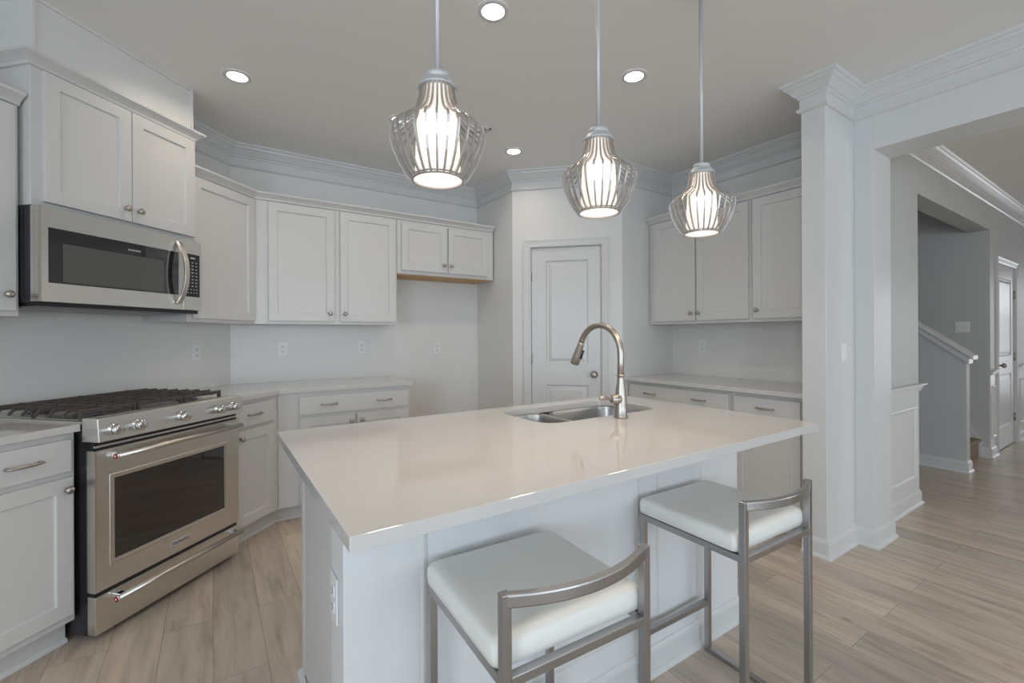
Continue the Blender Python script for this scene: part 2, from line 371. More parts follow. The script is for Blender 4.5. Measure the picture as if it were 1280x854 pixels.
# stairs
T = Thing('staircase', 'beige carpeted stairs rising behind the knee wall off the hall', 'stairs', FW, (6.25, 1.3, 0))
for i in range(9):
    y = 1.22 + i * 0.255
    sb = MB().box(5.862, 6.60, y, y + 0.255 + 0.02, 0, 0.19 * (i + 1) - 0.03)
    sb.extr([(y - 0.02, 0.19 * (i + 1) - 0.03), (y + 0.275, 0.19 * (i + 1) - 0.03), (y + 0.275, 0.19 * (i + 1)), (y - 0.012, 0.19 * (i + 1)), (y - 0.025, 0.19 * (i + 1) - 0.012)], 'x', 5.862, 6.60)
    T.part('step', sb, M['carpet'], bevel=0.004)
T.part('skirt_board', MB().extr([(1.20, 0), (1.20, 0.16), (1.27, 0.27), (3.5, 0.27 + 2.23 * 0.745), (3.5, 0)], 'x', 6.605, 6.629), M['trim'])

# crown moulding and baseboard profiles
def crown(z=ZC, p=0.085):
    return [(0, z - 0.172), (0.010, z - 0.170), (0.019, z - 0.162), (0.019, z - 0.150), (0.006, z - 0.146), (0.006, z - 0.094), (0.014, z - 0.090),
            (0.018, z - 0.080), (0.026, z - 0.076), (0.036, z - 0.062), (0.052, z - 0.042), (0.066, z - 0.032), (0.068, z - 0.024), (p - 0.004, z - 0.016), (p, z - 0.008), (p, z - 0.0005), (0, z - 0.0005)]
BASE = [(0, 0), (0.027, 0), (0.025, 0.010), (0.017, 0.018), (0.014, 0.019), (0.014, 0.082), (0.010, 0.092), (0.005, 0.100), (0, 0.103)]
# interior boundary of the kitchen, room on the left side of the direction of travel (clockwise walk is reversed)
wallA0 = (-1.20 * S2 - WA * S2, -1.20 * S2 + WA * S2)
ring = [(stub_x, 1.27), (WFX, 1.27), (WFX, WEY), (wdx, WEY), (WCX, wcy), (WCX, WB), corner_ab]
A_end = lambda a: (a * S2 - WA * S2, a * S2 + WA * S2)
struct('trim_2', MB().sweep(crown(), [(por_x, POR_END), (por_x, stub_y), (stub_x, stub_y), (stub_x, 1.27), (WFX, 1.27), (WFX, WEY), (wdx, WEY), (WCX, wcy), (WCX, WB), corner_ab, A_end(2.255)]), M['trim'])
struct('trim_3', MB().sweep(crown(), [A_end(1.49), A_end(-1.2)]), M['trim'])
struct('trim_4', MB().sweep(crown(), [(10.5, hall_y), (3.565, hall_y)]), M['trim'])
struct('baseboard_column', MB().sweep(BASE, [(3.565, hall_y), (3.565, por_y), (por_x, por_y), (por_x, stub_y), (stub_x, stub_y), (stub_x, 1.27)]), M['trim'])
struct('baseboard_hall_left', MB().sweep(BASE, [(4.44, 1.27), (4.44, hall_y), (3.565, hall_y)]), M['trim'])
struct('baseboard_knee', MB().sweep(BASE, [(5.86, 1.2), (5.86, hall_y), (5.75, hall_y), (5.75, 3.5)]), M['trim'])
struct('baseboard_hall', MB().sweep(BASE, [(6.865, hall_y), (HX1, hall_y), (HX1, 1.21)]), M['trim'])
struct('baseboard_hall_right', MB().sweep(BASE, [(10.5, hall_y), (7.90, hall_y)]), M['trim'])
struct('baseboard_alcove', MB().sweep(BASE, [(2.295, wcy - 0.025), (WCX, wcy), (WCX, WB), (1.31, WB)]), M['trim'])
struct('baseboard_portal', MB().sweep(BASE, [(por_x, POR_END), (por_x, -1.5), (3.565, -1.5)]), M['trim'])
# chair rail and picture-frame panels in the hall
RAIL = [(0, 0.842), (0.012, 0.846), (0.016, 0.866), (0.022, 0.870), (0.022, 0.880), (0.042, 0.892), (0.042, 0.902), (0, 0.902)]
def frame_mb(mb, x0, x1, z0, z1, y, wd=0.028, t=0.014):
    """rectangular panel moulding on a wall whose face is y (room toward -y)"""
    def ring(d, yy): return [(x0 + d, yy, z0 + d), (x1 - d, yy, z0 + d), (x1 - d, yy, z1 - d), (x0 + d, yy, z1 - d)]
    rs = [ring(0, y + 0.001), ring(0.003, y - t * 0.7), ring(wd * 0.35, y - t), ring(wd * 0.75, y - t * 0.55), ring(wd, y + 0.001)]
    vs = [q for r in rs for q in r]; fs = []
    for k in range(4):
        for i in range(4): fs.append((k * 4 + i, k * 4 + (i + 1) % 4, k * 4 + 4 + (i + 1) % 4, k * 4 + 4 + i))
    return mb.add(vs, fs)
def wains(n, rail_path, frames):
    mb = MB().sweep(RAIL, rail_path)
    for a, b in frames: frame_mb(mb, a, b, 0.20, 0.735, hall_y)
    struct(n, mb, M['trim'])
wains('trim_5', [(4.44, 1.27), (4.44, hall_y), (3.566, hall_y)], [(3.64, 4.37)])
wains('trim_6', [(6.865, hall_y), (HX1, hall_y)], [(6.68, 6.83)])
wains('trim_7', [(10.5, hall_y), (7.90, hall_y)], [(8.0, 8.9), (9.0, 9.9)])
# white dado panel behind the mouldings of the hall wall
struct('trim_8', MB().box(3.566, 4.4405, hall_y - 0.002, hall_y + 0.01, 0.0, 0.85).box(HX1 - 0.0015, 6.865, hall_y - 0.002, hall_y + 0.01, 0, 0.85).box(7.90, 10.5, hall_y - 0.002, hall_y + 0.01, 0, 0.85), M['trim'])

# box chase above the microwave cabinet
sof = MB().box(1.487, 2.252, 2.390, WA, 2.50, ZC)
for x in (1.487, 2.252): sof.box(x - 0.006, x + 0.006, 2.382, 2.396, 2.50, ZC)
sof.box(1.487, 2.252, 2.380, 2.392, ZC - 0.012, ZC)
struct('wall_soffit', sof, M['wall'], FA)

# ------------------------------------------------------------------ doors and windows of the setting
def panel_door(n, fr, x0, x1, z1, y, hinge_x, hinges, knob_x, knob_z, panels, m=None, cas_w=0.065):
    """two-panel door leaf; y = wall face, room toward -y"""
    T = Thing(n, None, None, fr, ((x0 + x1) / 2, y, 0), kind='structure')
    f = y + 0.012
    lf = MB(); xs = sorted({x0, x1, panels[0][0], panels[0][1]})
    px0, px1 = panels[0][0], panels[0][1]
    lf.box(x0, px0, f, f + 0.035, 0.012, z1); lf.box(px1, x1, f, f + 0.035, 0.012, z1)
    z = 0.012
    for p in sorted(panels, key=lambda q: q[2]):
        lf.box(px0, px1, f, f + 0.035, z, p[2]); z = p[3]
    lf.box(px0, px1, f, f + 0.035, z, z1)
    leaf = T.part('leaf', lf, m or M['trim'])
    for p in panels:
        mb = MB()
        def ring(d, yy): return [(p[0] + d, yy, p[2] + d), (p[1] - d, yy, p[2] + d), (p[1] - d, yy, p[3] - d), (p[0] + d, yy, p[3] - d)]
        rs = [ring(0, f), ring(0.010, f + 0.012), ring(0.022, f + 0.012), ring(0.050, f + 0.003)]
        vs = [q for r in rs for q in r]; fs = [(12, 13, 14, 15)]
        for k in range(3):
            for i in range(4): fs.append((k * 4 + i, k * 4 + (i + 1) % 4, k * 4 + 4 + (i + 1) % 4, k * 4 + 4 + i))
        mb.add(vs, fs); T.part('panel', mb, m or M['trim'], leaf)
    for hz in hinges:
        T.part('hinge', MB().tube([(hinge_x, f - 0.006, hz - 0.045), (hinge_x, f - 0.006, hz + 0.045)], 0.007, 10), M['nickel'], leaf)
    T.part('door_knob', MB().lathe([(0.032, 0), (0.032, 0.006), (0.012, 0.010), (0.011, 0.030), (0.020, 0.034), (0.028, 0.046), (0.026, 0.058), (0.014, 0.066), (0.003, 0.068)],
           Matrix.Translation((knob_x, f, knob_z)) @ Matrix.Rotation(PI / 2, 4, 'X'), 20), M['nickel'], leaf)
    # jamb and casing
    jb = MB().box(x0 - 0.012, x0 - 0.003, y, y + 0.10, 0, z1 + 0.012).box(x1 + 0.003, x1 + 0.012, y, y + 0.10, 0, z1 + 0.012).box(x0 - 0.012, x1 + 0.012, y, y + 0.10, z1 + 0.003, z1 + 0.012)
    jb.box(x0 - 0.003, x0 + 0.012, f + 0.036, f + 0.05, 0, z1).box(x1 - 0.012, x1 + 0.003, f + 0.036, f + 0.05, 0, z1)
    T.part('jamb', jb, M['trim'])
    prof = [(0.0, 0.0), (0.0, 0.010), (0.012, 0.014), (0.018, 0.011), (0.045, 0.016), (0.058, 0.020), (cas_w, 0.020), (cas_w, 0.0)]
    cs = MB(); k = len(prof); vs = []
    a0, a1, zt = x0 - 0.004, x1 + 0.004, z1 + 0.004
    for (cx, cz, dx, dz) in ((a0, 0, -1, 0), (a0, zt, -1, 1), (a1, zt, 1, 1), (a1, 0, 1, 0)):
        for d, h in prof: vs.append((cx + dx * d, y - h, cz + dz * d))
    fs = [(i * k + j, i * k + (j + 1) % k, (i + 1) * k + (j + 1) % k, (i + 1) * k + j) for i in range(3) for j in range(k)]
    cs.add(vs, fs); T.part('casing', cs, M['trim'])
    return T
panel_door('door_1', FD, dl, dr, 2.055, WDK, dl - 0.002, (1.80, 1.06, 0.25), -0.068, 0.93, [(-0.490, -0.118, 1.02, 1.94), (-0.490, -0.118, 0.24, 0.835)])
panel_door('door_2', FW, 6.945, 7.815, 2.02, hall_y, 7.817, (1.72, 1.0, 0.3), 7.01, 0.93, [(7.08, 7.68, 1.02, 1.88), (7.08, 7.68, 0.24, 0.82)])
def window_unit(n, mtx_fr, x0, x1, z0, z1, y, nx, nz):
    T = Thing(n, None, None, mtx_fr, ((x0 + x1) / 2, y, z0), kind='structure')
    fb = MB()
    for a, b, c, d in ((x0, x0 + 0.05, z0, z1), (x1 - 0.05, x1, z0, z1), (x0, x1, z0, z0 + 0.05), (x0, x1, z1 - 0.05, z1)): fb.box(a, b, y + 0.02, y + 0.07, c, d)
    for i in range(1, nx): xx = x0 + (x1 - x0) * i / nx; fb.box(xx - 0.012, xx + 0.012, y + 0.03, y + 0.06, z0, z1)
    for i in range(1, nz): zz = z0 + (z1 - z0) * i / nz; fb.box(x0, x1, y + 0.03, y + 0.06, zz - 0.012, zz + 0.012)
    T.part('window_frame', fb, M['trim'])
    cb = MB()
    for a, b, c, d in ((x0 - 0.07, x0, z0 - 0.07, z1 + 0.07), (x1, x1 + 0.07, z0 - 0.07, z1 + 0.07), (x0, x1, z1, z1 + 0.07), (x0, x1, z0 - 0.07, z0)): cb.box(a, b, y - 0.018, y, c, d)
    T.part('window_casing', cb, M['trim'])
# frame FI: local (x,y) = world (-X,-Y)
for i, (a, b, c, d) in enumerate(wins): window_unit('window_%d' % (i + 1), FI, -b, -a, c + 0.0, d, -REAR_Y, 2, 2)
FL = Frame(PI / 2)
window_unit('window_4', FL, -1.9, -0.6, 0.7, 2.3, -LEFT_X, 2, 2); window_unit('window_5', FL, -5.2, -3.9, 0.7, 2.3, -LEFT_X, 2, 2)
window_unit('window_6', FI, -5.7, -4.1, 0.75, 2.25, 2.38, 2, 2)  # unseen dining window, placed around the added hall fill light

# ------------------------------------------------------------------ cabinets on the left (range) wall
Zb0, Zb1 = 0.10, 0.884
KB = WA - 0.61                                  # face-frame plane of bases, frame A
def low(name, label, fr, x0, x1, yf, yb, doors, drawers, toe, **k): return cabinet(name, label, 'cabinet', fr, x0, x1, yf, yb, Zb0, Zb1, doors, drawers, toe, **k)
low('base_cabinet', 'white base cabinet with one drawer and door left of the range, beside the stove', FA, 1.10, 1.478, KB, WA, [(1.125, 1.462, 0.135, 0.702, 1.435, 0.655)], [(1.125, 1.457, 0.726, 0.857, [1.296])], (1.10, 1.478, 2.2116))
# corner base right of the range
WDG = lambda X, Y: ((X + Y) * S2, (Y - X) * S2)
ca = (0.369 + 3.424) * S2
low('base_cabinet', 'narrow white base cabinet between the range and the inside corner', FA, 2.245, ca, KB, WA, [(2.305, 2.630, 0.118, 0.700, 2.338, 0.655)], [(2.305, 2.630, 0.722, 0.856, [2.452])],
    (2.245, 2.7226, 2.2116), body=[(2.245, KB), (ca, KB), WDG(0.369, WB - 0.002), WDG(corner_ab[0], WB - 0.002), (2.245, WA - 0.002)])
low('base_cabinet', 'white base cabinet with a wide two-pull drawer on the back wall', FW, 0.371, 1.306, 3.424, WB - 0.002,
    [(0.505, 0.880, 0.118, 0.703, 0.850, 0.655), (0.897, 1.288, 0.118, 0.703, 0.927, 0.655)], [(0.503, 1.288, 0.727, 0.855, [0.699, 1.095])], (0.3613, 1.306, 3.489))
# uppers
Zu0, Zu1 = 1.366, 2.275
KU = WA - 0.33
cabinet('wall_cabinet', 'white wall cabinet cut off by the left edge of the photo, beside the microwave', 'cabinet', FA, 1.10, 1.466, KU, WA - 0.002, Zu0, Zu1,
        [(1.13, 1.448, 1.388, 2.255, 1.413, 1.456)])
cabinet('microwave_cabinet', 'tall-set white two-door cabinet directly above the microwave', 'cabinet', FA, 1.477, 2.262, 2.390, WA - 0.002, 1.845, 2.45,
        [(1.517, 1.888, 1.868, 2.437, 1.857, 1.930), (1.892, 2.258, 1.868, 2.437, 1.922, 1.930)])
cua = (0.2533 + 3.704) * S2
cabinet('wall_cabinet', 'single-door white corner wall cabinet just right of the microwave', 'cabinet', FA, 2.264, cua, KU, WA, Zu0, Zu1, [(2.290, 2.786, 1.388, 2.255, 2.304, 1.456)],
        body=[(2.264, KU), (cua, KU), WDG(0.2533, WB - 0.002), WDG(corner_ab[0], WB - 0.002), (2.264, WA - 0.002)])
cabinet('wall_cabinet', 'white two-door wall cabinet on the back wall above the corner counter', 'cabinet', FW, 0.2545, 1.305, 3.704, WB - 0.002, Zu0, Zu1,
        [(0.344, 0.800, 1.390, 2.253, 0.765, 1.450), (0.843, 1.290, 1.390, 2.253, 0.876, 1.450)])
cabinet('fridge_cabinet', 'short white two-door cabinet over the empty fridge space', 'cabinet', FW, 1.308, 2.255, 3.704, WB - 0.002, 1.805, Zu1,
        [(1.343, 1.764, 1.835, 2.243, 1.728, 1.900), (1.781, 2.185, 1.835, 2.243, 1.800, 1.900)], bottom=(1.322, 2.24, 3.735, WB - 0.004, 1.797, 1.806))
# small crown along the tops of the cabinets
CAP = [(0, 2.262), (0.010, 2.264), (0.014, 2.276), (0.026, 2.288), (0.040, 2.298), (0.046, 2.302), (0.046, 2.313), (-0.10, 2.313), (-0.10, 2.262)]
cA = lambda a, k: (a * S2 - k * S2, a * S2 + k * S2)
struct('trim_9', MB().sweep(CAP, [(2.255, 3.702), (0.2525, 3.702), cA(2.2635, KU - 0.002)]), M['cab'])
struct('trim_10', MB().sweep(CAP, [cA(1.466, KU - 0.002), cA(0.9, KU - 0.002)]), M['cab'])
CAP2 = [(d if d > -0.05 else -0.10, z + 0.180) for d, z in CAP]
struct('trim_11', MB().sweep(CAP2, [cA(2.262, WA - 0.12), cA(2.262, 2.388), cA(1.477, 2.388), cA(1.477, WA - 0.12)]), M['cab'])

# right-hand wall: frame F, lx=-Y, ly=X
FX = WFX - 0.61
low('base_cabinet', 'wide white base cabinet with a two-pull drawer on the right wall beside the pantry', FF, -2.700, -1.772, FX, WFX - 0.002,
    [(-2.640, -2.228, 0.118, 0.703, -2.262, 0.655), (-2.212, -1.785, 0.118, 0.703, -2.178, 0.655)], [(-2.660, -1.785, 0.727, 0.856, [-2.455, -2.010])], (-2.700, -1.772, FX + 0.065))
low('base_cabinet', 'white base cabinet with a single-pull drawer against the white column', FF, -1.770, -1.290, FX, WFX - 0.002,
    [(-1.745, -1.325, 0.118, 0.703, -1.715, 0.655)], [(-1.745, -1.325, 0.727, 0.856, [-1.530])], (-1.770, -1.290, FX + 0.065))
UX = WFX - 0.33
cabinet('wall_cabinet', 'white two-door wall cabinet on the right wall behind the farthest pendant', 'cabinet', FF, -2.700, -1.778, UX, WFX - 0.002, Zu0, Zu1,
        [(-2.655, -2.232, 1.390, 2.255, -2.262, 1.450), (-2.216, -1.793, 1.390, 2.255, -2.192, 1.450)])
cabinet('wall_cabinet', 'single-door white wall cabinet against the white column', 'cabinet', FF, -1.776, -1.290, UX, WFX - 0.002, Zu0, Zu1,
        [(-1.760, -1.325, 1.390, 2.255, -1.728, 1.450)])
struct('trim_12', MB().sweep(CAP, [(UX - 0.002, 1.275), (UX - 0.002, WEY - 0.005)]), M['cab'])

# ------------------------------------------------------------------ countertops
Zt0, Zt1 = 0.884, 0.914
def top(name, label, mb, fr=FW):
    o = mkobj(name, mb, M['quartz'], bevel=0.003); o.rotation_euler = (0, 0, fr.rot); mark(o, label, 'countertop'); return o
top('countertop', 'pale quartz countertop on the cabinet left of the range', MB().box(1.08, 1.483, WA - 0.64, WA - 0.001, Zt0, Zt1), FA)
cf = (WB - 0.64); cfx = cf - (WA - 0.64) / S2
top('countertop', 'angled pale quartz countertop running from the range round to the fridge space',
    MB().prism([cA(2.250, WA - 0.64), (cfx, cf), (1.318, cf), (1.318, WB - 0.001), (corner_ab[0], WB - 0.001), cA(2.250, WA - 0.001)], Zt0, Zt1))
top('countertop', 'pale quartz countertop on the right wall between pantry and column', MB().box(WFX - 0.665, WFX - 0.001, 1.275, WEY - 0.001, Zt0, Zt1))

# ------------------------------------------------------------------ island
IX0, IX1, IY0, IY1 = 0.2044, 2.050, 0.8343, 1.9119
bx0, bx1, py0, py1, by1 = 0.285, 1.945, 1.130, 1.262, 1.862
T = Thing('kitchen_island', 'white kitchen island base with moulded panels facing the stools', 'island', FW, ((bx0 + bx1) / 2, 1.5, 0))
T.part('stool_side_wall', MB().box(0.262, 1.968, py0, py1, 0, Zt0), M['white'], bevel=0.002)
pm = MB()
for a, b in ((0.46, 1.315), (1.405, 1.705)): frame_mb(pm, a, b, 0.185, 0.775, py0, 0.022, 0.004)
T.part('panel_moulding', pm, M['trim'])
T.part('baseboard', MB().sweep(BASE, [(1.968, py1), (1.968, py0), (0.262, py0), (0.262, py1)]), M['trim'])
ib = MB().box(bx0, bx0 + 0.02, py1, by1, 0, Zt0).box(bx1 - 0.02, bx1, py1, by1, 0, Zt0).box(bx0 + 0.02, bx1 - 0.02, by1 - 0.02, by1, 0.10, Zt0).box(bx0 + 0.02, bx1 - 0.02, py1, by1 - 0.02, 0.10, 0.12)
ib.box(bx0 - 0.004, bx0, by1 - 0.045, by1, 0, Zt0)
T.part('body', ib, M['cab'], bevel=0.0015)
T.part('shoe_moulding', MB().sweep([(0, 0), (0.018, 0), (0.016, 0.009), (0.009, 0.016), (0, 0.019)], [(bx0 - 0.003, py1 + 0.01), (bx0 - 0.003, by1 + 0.004)]), M['trim'])
for k in range(4):
    a = -bx1 + 0.03 + k * 0.405
    o = mkobj('door', shaker(a, a + 0.39, 0.12, 0.86, -by1 - 0.02), M['cab'], T.e, (0, 0, 0))
    o.matrix_basis = Matrix.Translation(-T.base) @ Matrix.Rotation(PI, 4, 'Z')
    kb = mkobj('knob', knob_mb(a + (0.36 if k % 2 == 0 else 0.03), 0.80, -by1 - 0.02), M['nickel'], o, (0, 0, 0))
# worktop with the sink cut-out
def rrect(x0, x1, y0, y1, r, n=6):
    pts = []
    for cx, cy, a0 in ((x1 - r, y1 - r, 0), (x0 + r, y1 - r, PI / 2), (x0 + r, y0 + r, PI), (x1 - r, y0 + r, 1.5 * PI)):
        for i in range(n + 1): t = a0 + PI / 2 * i / n; pts.append((cx + r * math.cos(t), cy + r * math.sin(t)))
    return pts
SX0, SX1, SY0, SY1 = 1.125, 1.835, 1.440, 1.815
hole = rrect(SX0, SX1, SY0, SY1, 0.09)
bm = bmesh.new()
ov = [bm.verts.new((x, y, Zt1)) for x, y in ((IX0, IY0), (IX1, IY0), (IX1, IY1), (IX0, IY1))]
hv = [bm.verts.new((x, y, Zt1)) for x, y in hole]
es = [bm.edges.new((ov[i], ov[(i + 1) % 4])) for i in range(4)] + [bm.edges.new((hv[i], hv[(i + 1) % len(hv)])) for i in range(len(hv))]
bmesh.ops.triangle_fill(bm, use_beauty=True, use_dissolve=False, edges=es)
r_ = bmesh.ops.extrude_face_region(bm, geom=list(bm.faces))
for v in [g for g in r_['geom'] if isinstance(g, bmesh.types.BMVert)]: v.co.z = Zt0
bmesh.ops.recalc_face_normals(bm, faces=bm.faces)
me = bpy.data.meshes.new('island_worktop'); bm.to_mesh(me); bm.free(); me.materials.append(M['quartz'])
o = bpy.data.objects.new('island_worktop', me); C.objects.link(o)
d = o.modifiers.new('bevel', 'BEVEL'); d.width = 0.0015; d.segments = 2; d.limit_method = 'ANGLE'; d.angle_limit = math.radians(60)
mark(o, 'large pale quartz worktop on the kitchen island with the sink cut into it', 'countertop')
# sink
T = Thing('sink', 'double-bowl stainless steel undermount sink in the island', 'sink', FW, ((SX0 + SX1) / 2, (SY0 + SY1) / 2, 0.70))
def bowl(x0, x1, y0, y1, zt, zb, r=0.075):
    mb = MB(); rings = []
    for ins, z, rr in ((0, zt, r), (0.004, zt - 0.02, r), (0.010, zb + 0.03, r), (0.022, zb + 0.008, r - 0.01), (0.045, zb, r - 0.03)):
        rings.append([(x, y, z) for x, y in rrect(x0 + ins, x1 - ins, y0 + ins, y1 - ins, max(0.02, rr))])
    n = len(rings[0]); vs = [q for r2 in rings for q in r2]; fs = []
    for k in range(len(rings) - 1):
        for i in range(n): fs.append((k * n + i, k * n + (i + 1) % n, (k + 1) * n + (i + 1) % n, (k + 1) * n + i))
    mb.add(vs, fs, True)
    mb.f.append([(len(rings) - 1) * n + i for i in range(n)]); mb.sm.append(False)
    return mb
dv = 1.385
for (a, b, nm) in ((SX0 - 0.008, dv - 0.012, 0), (dv + 0.012, SX1 + 0.008, 1)):
    bo = T.part('bowl', bowl(a, b, SY0 - 0.008, SY1 + 0.008, 0.880, 0.72), M['sinksteel'])
    T.part('drain', MB().lathe([(0.045, 0), (0.045, 0.003), (0.036, 0.0035), (0.030, 0.001), (0.004, 0.001)], Matrix.Translation(((a + b) / 2, 1.64, 0.7205)), 24), M['chrome'], bo)
T.part('divider', MB().box(dv - 0.014, dv + 0.014, SY0 - 0.006, SY1 + 0.006, 0.858, 0.879), M['steel_l'], bevel=0.006, segs=3)
T.part('flange', MB().box(SX0 - 0.04, SX1 + 0.04, SY1 + 0.008, SY1 + 0.03, 0.876, 0.883).box(SX0 - 0.04, SX1 + 0.04, SY0 - 0.03, SY0 - 0.008, 0.876, 0.883).box(SX0 - 0.04, SX0 - 0.008, SY0 - 0.03, SY1 + 0.03, 0.876, 0.883).box(SX1 + 0.008, SX1 + 0.04, SY0 - 0.03, SY1 + 0.03, 0.876, 0.883), M['steel_l'])
# faucet
FXX, FYY = 1.491, 1.379
T = Thing('kitchen_faucet', 'brushed nickel gooseneck pull-down faucet at the island sink', 'faucet', FW, (FXX, FYY, Zt1))
T.part('body', MB().lathe([(0.030, 0), (0.030, 0.006), (0.027, 0.010), (0.0265, 0.05), (0.0255, 0.085), (0.022, 0.115), (0.017, 0.15), (0.0145, 0.172), (0.0145, 0.180), (0.0175, 0.182), (0.0175, 0.188), (0.0135, 0.190)],
       Matrix.Translation((FXX, FYY, Zt1)), 28), M['nickel'])
pts = [(FXX, FYY, 1.098), (FXX, FYY, 1.15)]; R = 0.130; cz = 1.190; cy = FYY + R
for i in range(23):
    t = PI - (PI - 0.38) * i / 22
    pts.append((FXX, cy + R * math.cos(t), cz + R * math.sin(t)))
e = Vector(pts[-1]); dirn = (e - Vector(pts[-2])).normalized()
T.part('neck', MB().tube(pts, 0.0138, 18), M['nickel'])
h0 = e; 
hd = T.part('spray_head', MB().tube([h0 - dirn * 0.004, h0 + dirn * 0.004, h0 + dirn * 0.025, h0 + dirn * 0.070, h0 + dirn * 0.105, h0 + dirn * 0.114], [0.0150, 0.0155, 0.0165, 0.0205, 0.0225, 0.0210], 20), M['nickel'])
bt = h0 + dirn * 0.060 + Vector((0.010, -0.0175, -0.004))
T.part('button', MB().tube([bt - dirn * 0.022, bt + dirn * 0.022], 0.007, 10), M['black'], hd)
RX = Matrix.Translation((FXX, FYY, 0.996)) @ Matrix.Rotation(-PI / 2, 4, 'Y')
T.part('valve', MB().lathe([(0.021, 0.0), (0.023, 0.018), (0.023, 0.036), (0.020, 0.046), (0.014, 0.054), (0.006, 0.057)], RX, 22), M['nickel'])
T.part('lever', MB().tube([(FXX - 0.050, FYY, 0.998), (FXX - 0.068, FYY, 1.001), (FXX - 0.095, FYY, 1.006), (FXX - 0.120, FYY, 1.008), (FXX - 0.128, FYY, 1.008)], [0.007, 0.006, 0.0085, 0.010, 0.005], 14), M['nickel'])

# ------------------------------------------------------------------ range
def text_mesh(name, body, size, mtx, m, parent, ext=0.0006, align='CENTER'):
    cu = bpy.data.curves.new(name, 'FONT'); cu.body = body; cu.size = size; cu.extrude = ext; cu.align_x = align; cu.align_y = 'CENTER'
    o = bpy.data.objects.new(name, cu); C.objects.link(o)
    dg = bpy.context.evaluated_depsgraph_get(); me = bpy.data.meshes.new_from_object(o.evaluated_get(dg))
    bpy.data.objects.remove(o); me.transform(mtx); me.materials.clear(); me.materials.append(m)
    q = bpy.data.objects.new(name, me); C.objects.link(q); q.parent = parent; return q
RA0, RA1, RK = 1.489, 2.243, 2.066
rc = (RA0 + RA1) / 2
T = Thing('gas_range', 'stainless steel gas range with black cast-iron grates and glass oven door', 'range', FA, (rc, 2.4, 0))
T.part('chassis', MB().box(RA0 + 0.004, RA1 - 0.004, RK + 0.045, WA - 0.02, 0.035, 0.905), M['dark'], bevel=0.002)
T.part('foot', MB().lathe([(0.018, 0), (0.018, 0.036)], Matrix.Translation((RA0 + 0.05, RK + 0.10, 0)), 12), M['black'])
for fx, fy in ((RA1 - 0.05, RK + 0.10), (RA0 + 0.05, WA - 0.08), (RA1 - 0.05, WA - 0.08)): T.part('foot', MB().lathe([(0.018, 0), (0.018, 0.036)], Matrix.Translation((fx, fy, 0)), 12), M['black'])
T.part('side_panel', MB().box(RA0, RA0 + 0.004, RK + 0.04, WA - 0.02, 0.03, 0.90), M['black'])
T.part('side_panel', MB().box(RA1 - 0.004, RA1, RK + 0.04, WA - 0.02, 0.03, 0.90), M['black'])
# drawer, oven door, control panel
dw = T.part('storage_drawer', MB().box(RA0, RA1, RK, RK + 0.045, 0.030, 0.190), M['steel'], bevel=0.003)
def bar_handle(parent, z, name='handle'):
    hk = RK - 0.052
    h = T.part(name, MB().tube([(RA0 + 0.050, hk, z), (RA1 - 0.030, hk, z)], 0.0125, 18), M['steel_l'], parent)
    return h
def handle_set(parent, z):
    h = bar_handle(parent, z)
    for x in (RA0 + 0.075, RA1 - 0.055): mkobj('handle_mount', MB().box(x - 0.013, x + 0.013, RK - 0.050, RK, z - 0.010, z + 0.010), M['chrome'], parent, T.base, 0.002)
    mbk = MB()
    mk = Matrix.Translation((RA0 + 0.050, RK - 0.052, z)) @ Matrix.Rotation(-PI / 2, 4, 'Y')
    mbk.lathe([(0.0125, 0), (0.0140, 0.006), (0.0115, 0.007)], mk, 18)
    o = mkobj('handle_collar', mbk, M['chrome'], parent, T.base)
    o2 = mkobj('medallion', MB().lathe([(0.0115, 0.0065), (0.0115, 0.0085)], mk, 18).lathe([(0.011, 0.0085), (0.006, 0.0095)], mk, 18), M['red'], parent, T.base)
    o3 = mkobj('medallion_star', MB().lathe([(0.0045, 0.0090), (0.0045, 0.0102)], mk, 6), M['plate'], parent, T.base)
    o2['label'] = 'red round end medallion'
handle_set(dw, 0.168)
dz0, dz1 = 0.208, 0.800
od = MB(); gx0, gx1, gz0, gz1 = 1.566, 2.146, 0.320, 0.668
od.box(RA0, gx0, RK, RK + 0.045, dz0, dz1).box(gx1, RA1, RK, RK + 0.045, dz0, dz1).box(gx0, gx1, RK, RK + 0.045, dz0, gz0).box(gx0, gx1, RK, RK + 0.045, gz1, dz1)
door = T.part('oven_door', od, M['steel'])
T.part('window_trim', frame_mb(MB(), gx0 - 0.022, gx1 + 0.022, gz0 - 0.022, gz1 + 0.022, RK, 0.022, 0.0025), M['steel'], door)
T.part('oven_window', MB().box(gx0, gx1, RK + 0.004, RK + 0.02, gz0, gz1), M['glass'], door)
T.part('door_edge', MB().box(RA0 - 0.001, RA0 + 0.006, RK - 0.001, RK + 0.03, dz0, dz1), M['steel_l'], door)
handle_set(door, 0.772)
bd = T.part('badge', MB().box(1.872 - 0.05, 1.872 + 0.05, RK - 0.003, RK, 0.247, 0.275), M['badge'], door, bevel=0.001)
MT = Matrix.Rotation(PI / 2, 4, 'X')
text_mesh('badge_lettering', 'KitchenAid', 0.0195, Matrix.Translation(Vector((1.872, RK - 0.0035, 0.2605)) - T.base) @ MT, M['ink'], bd)
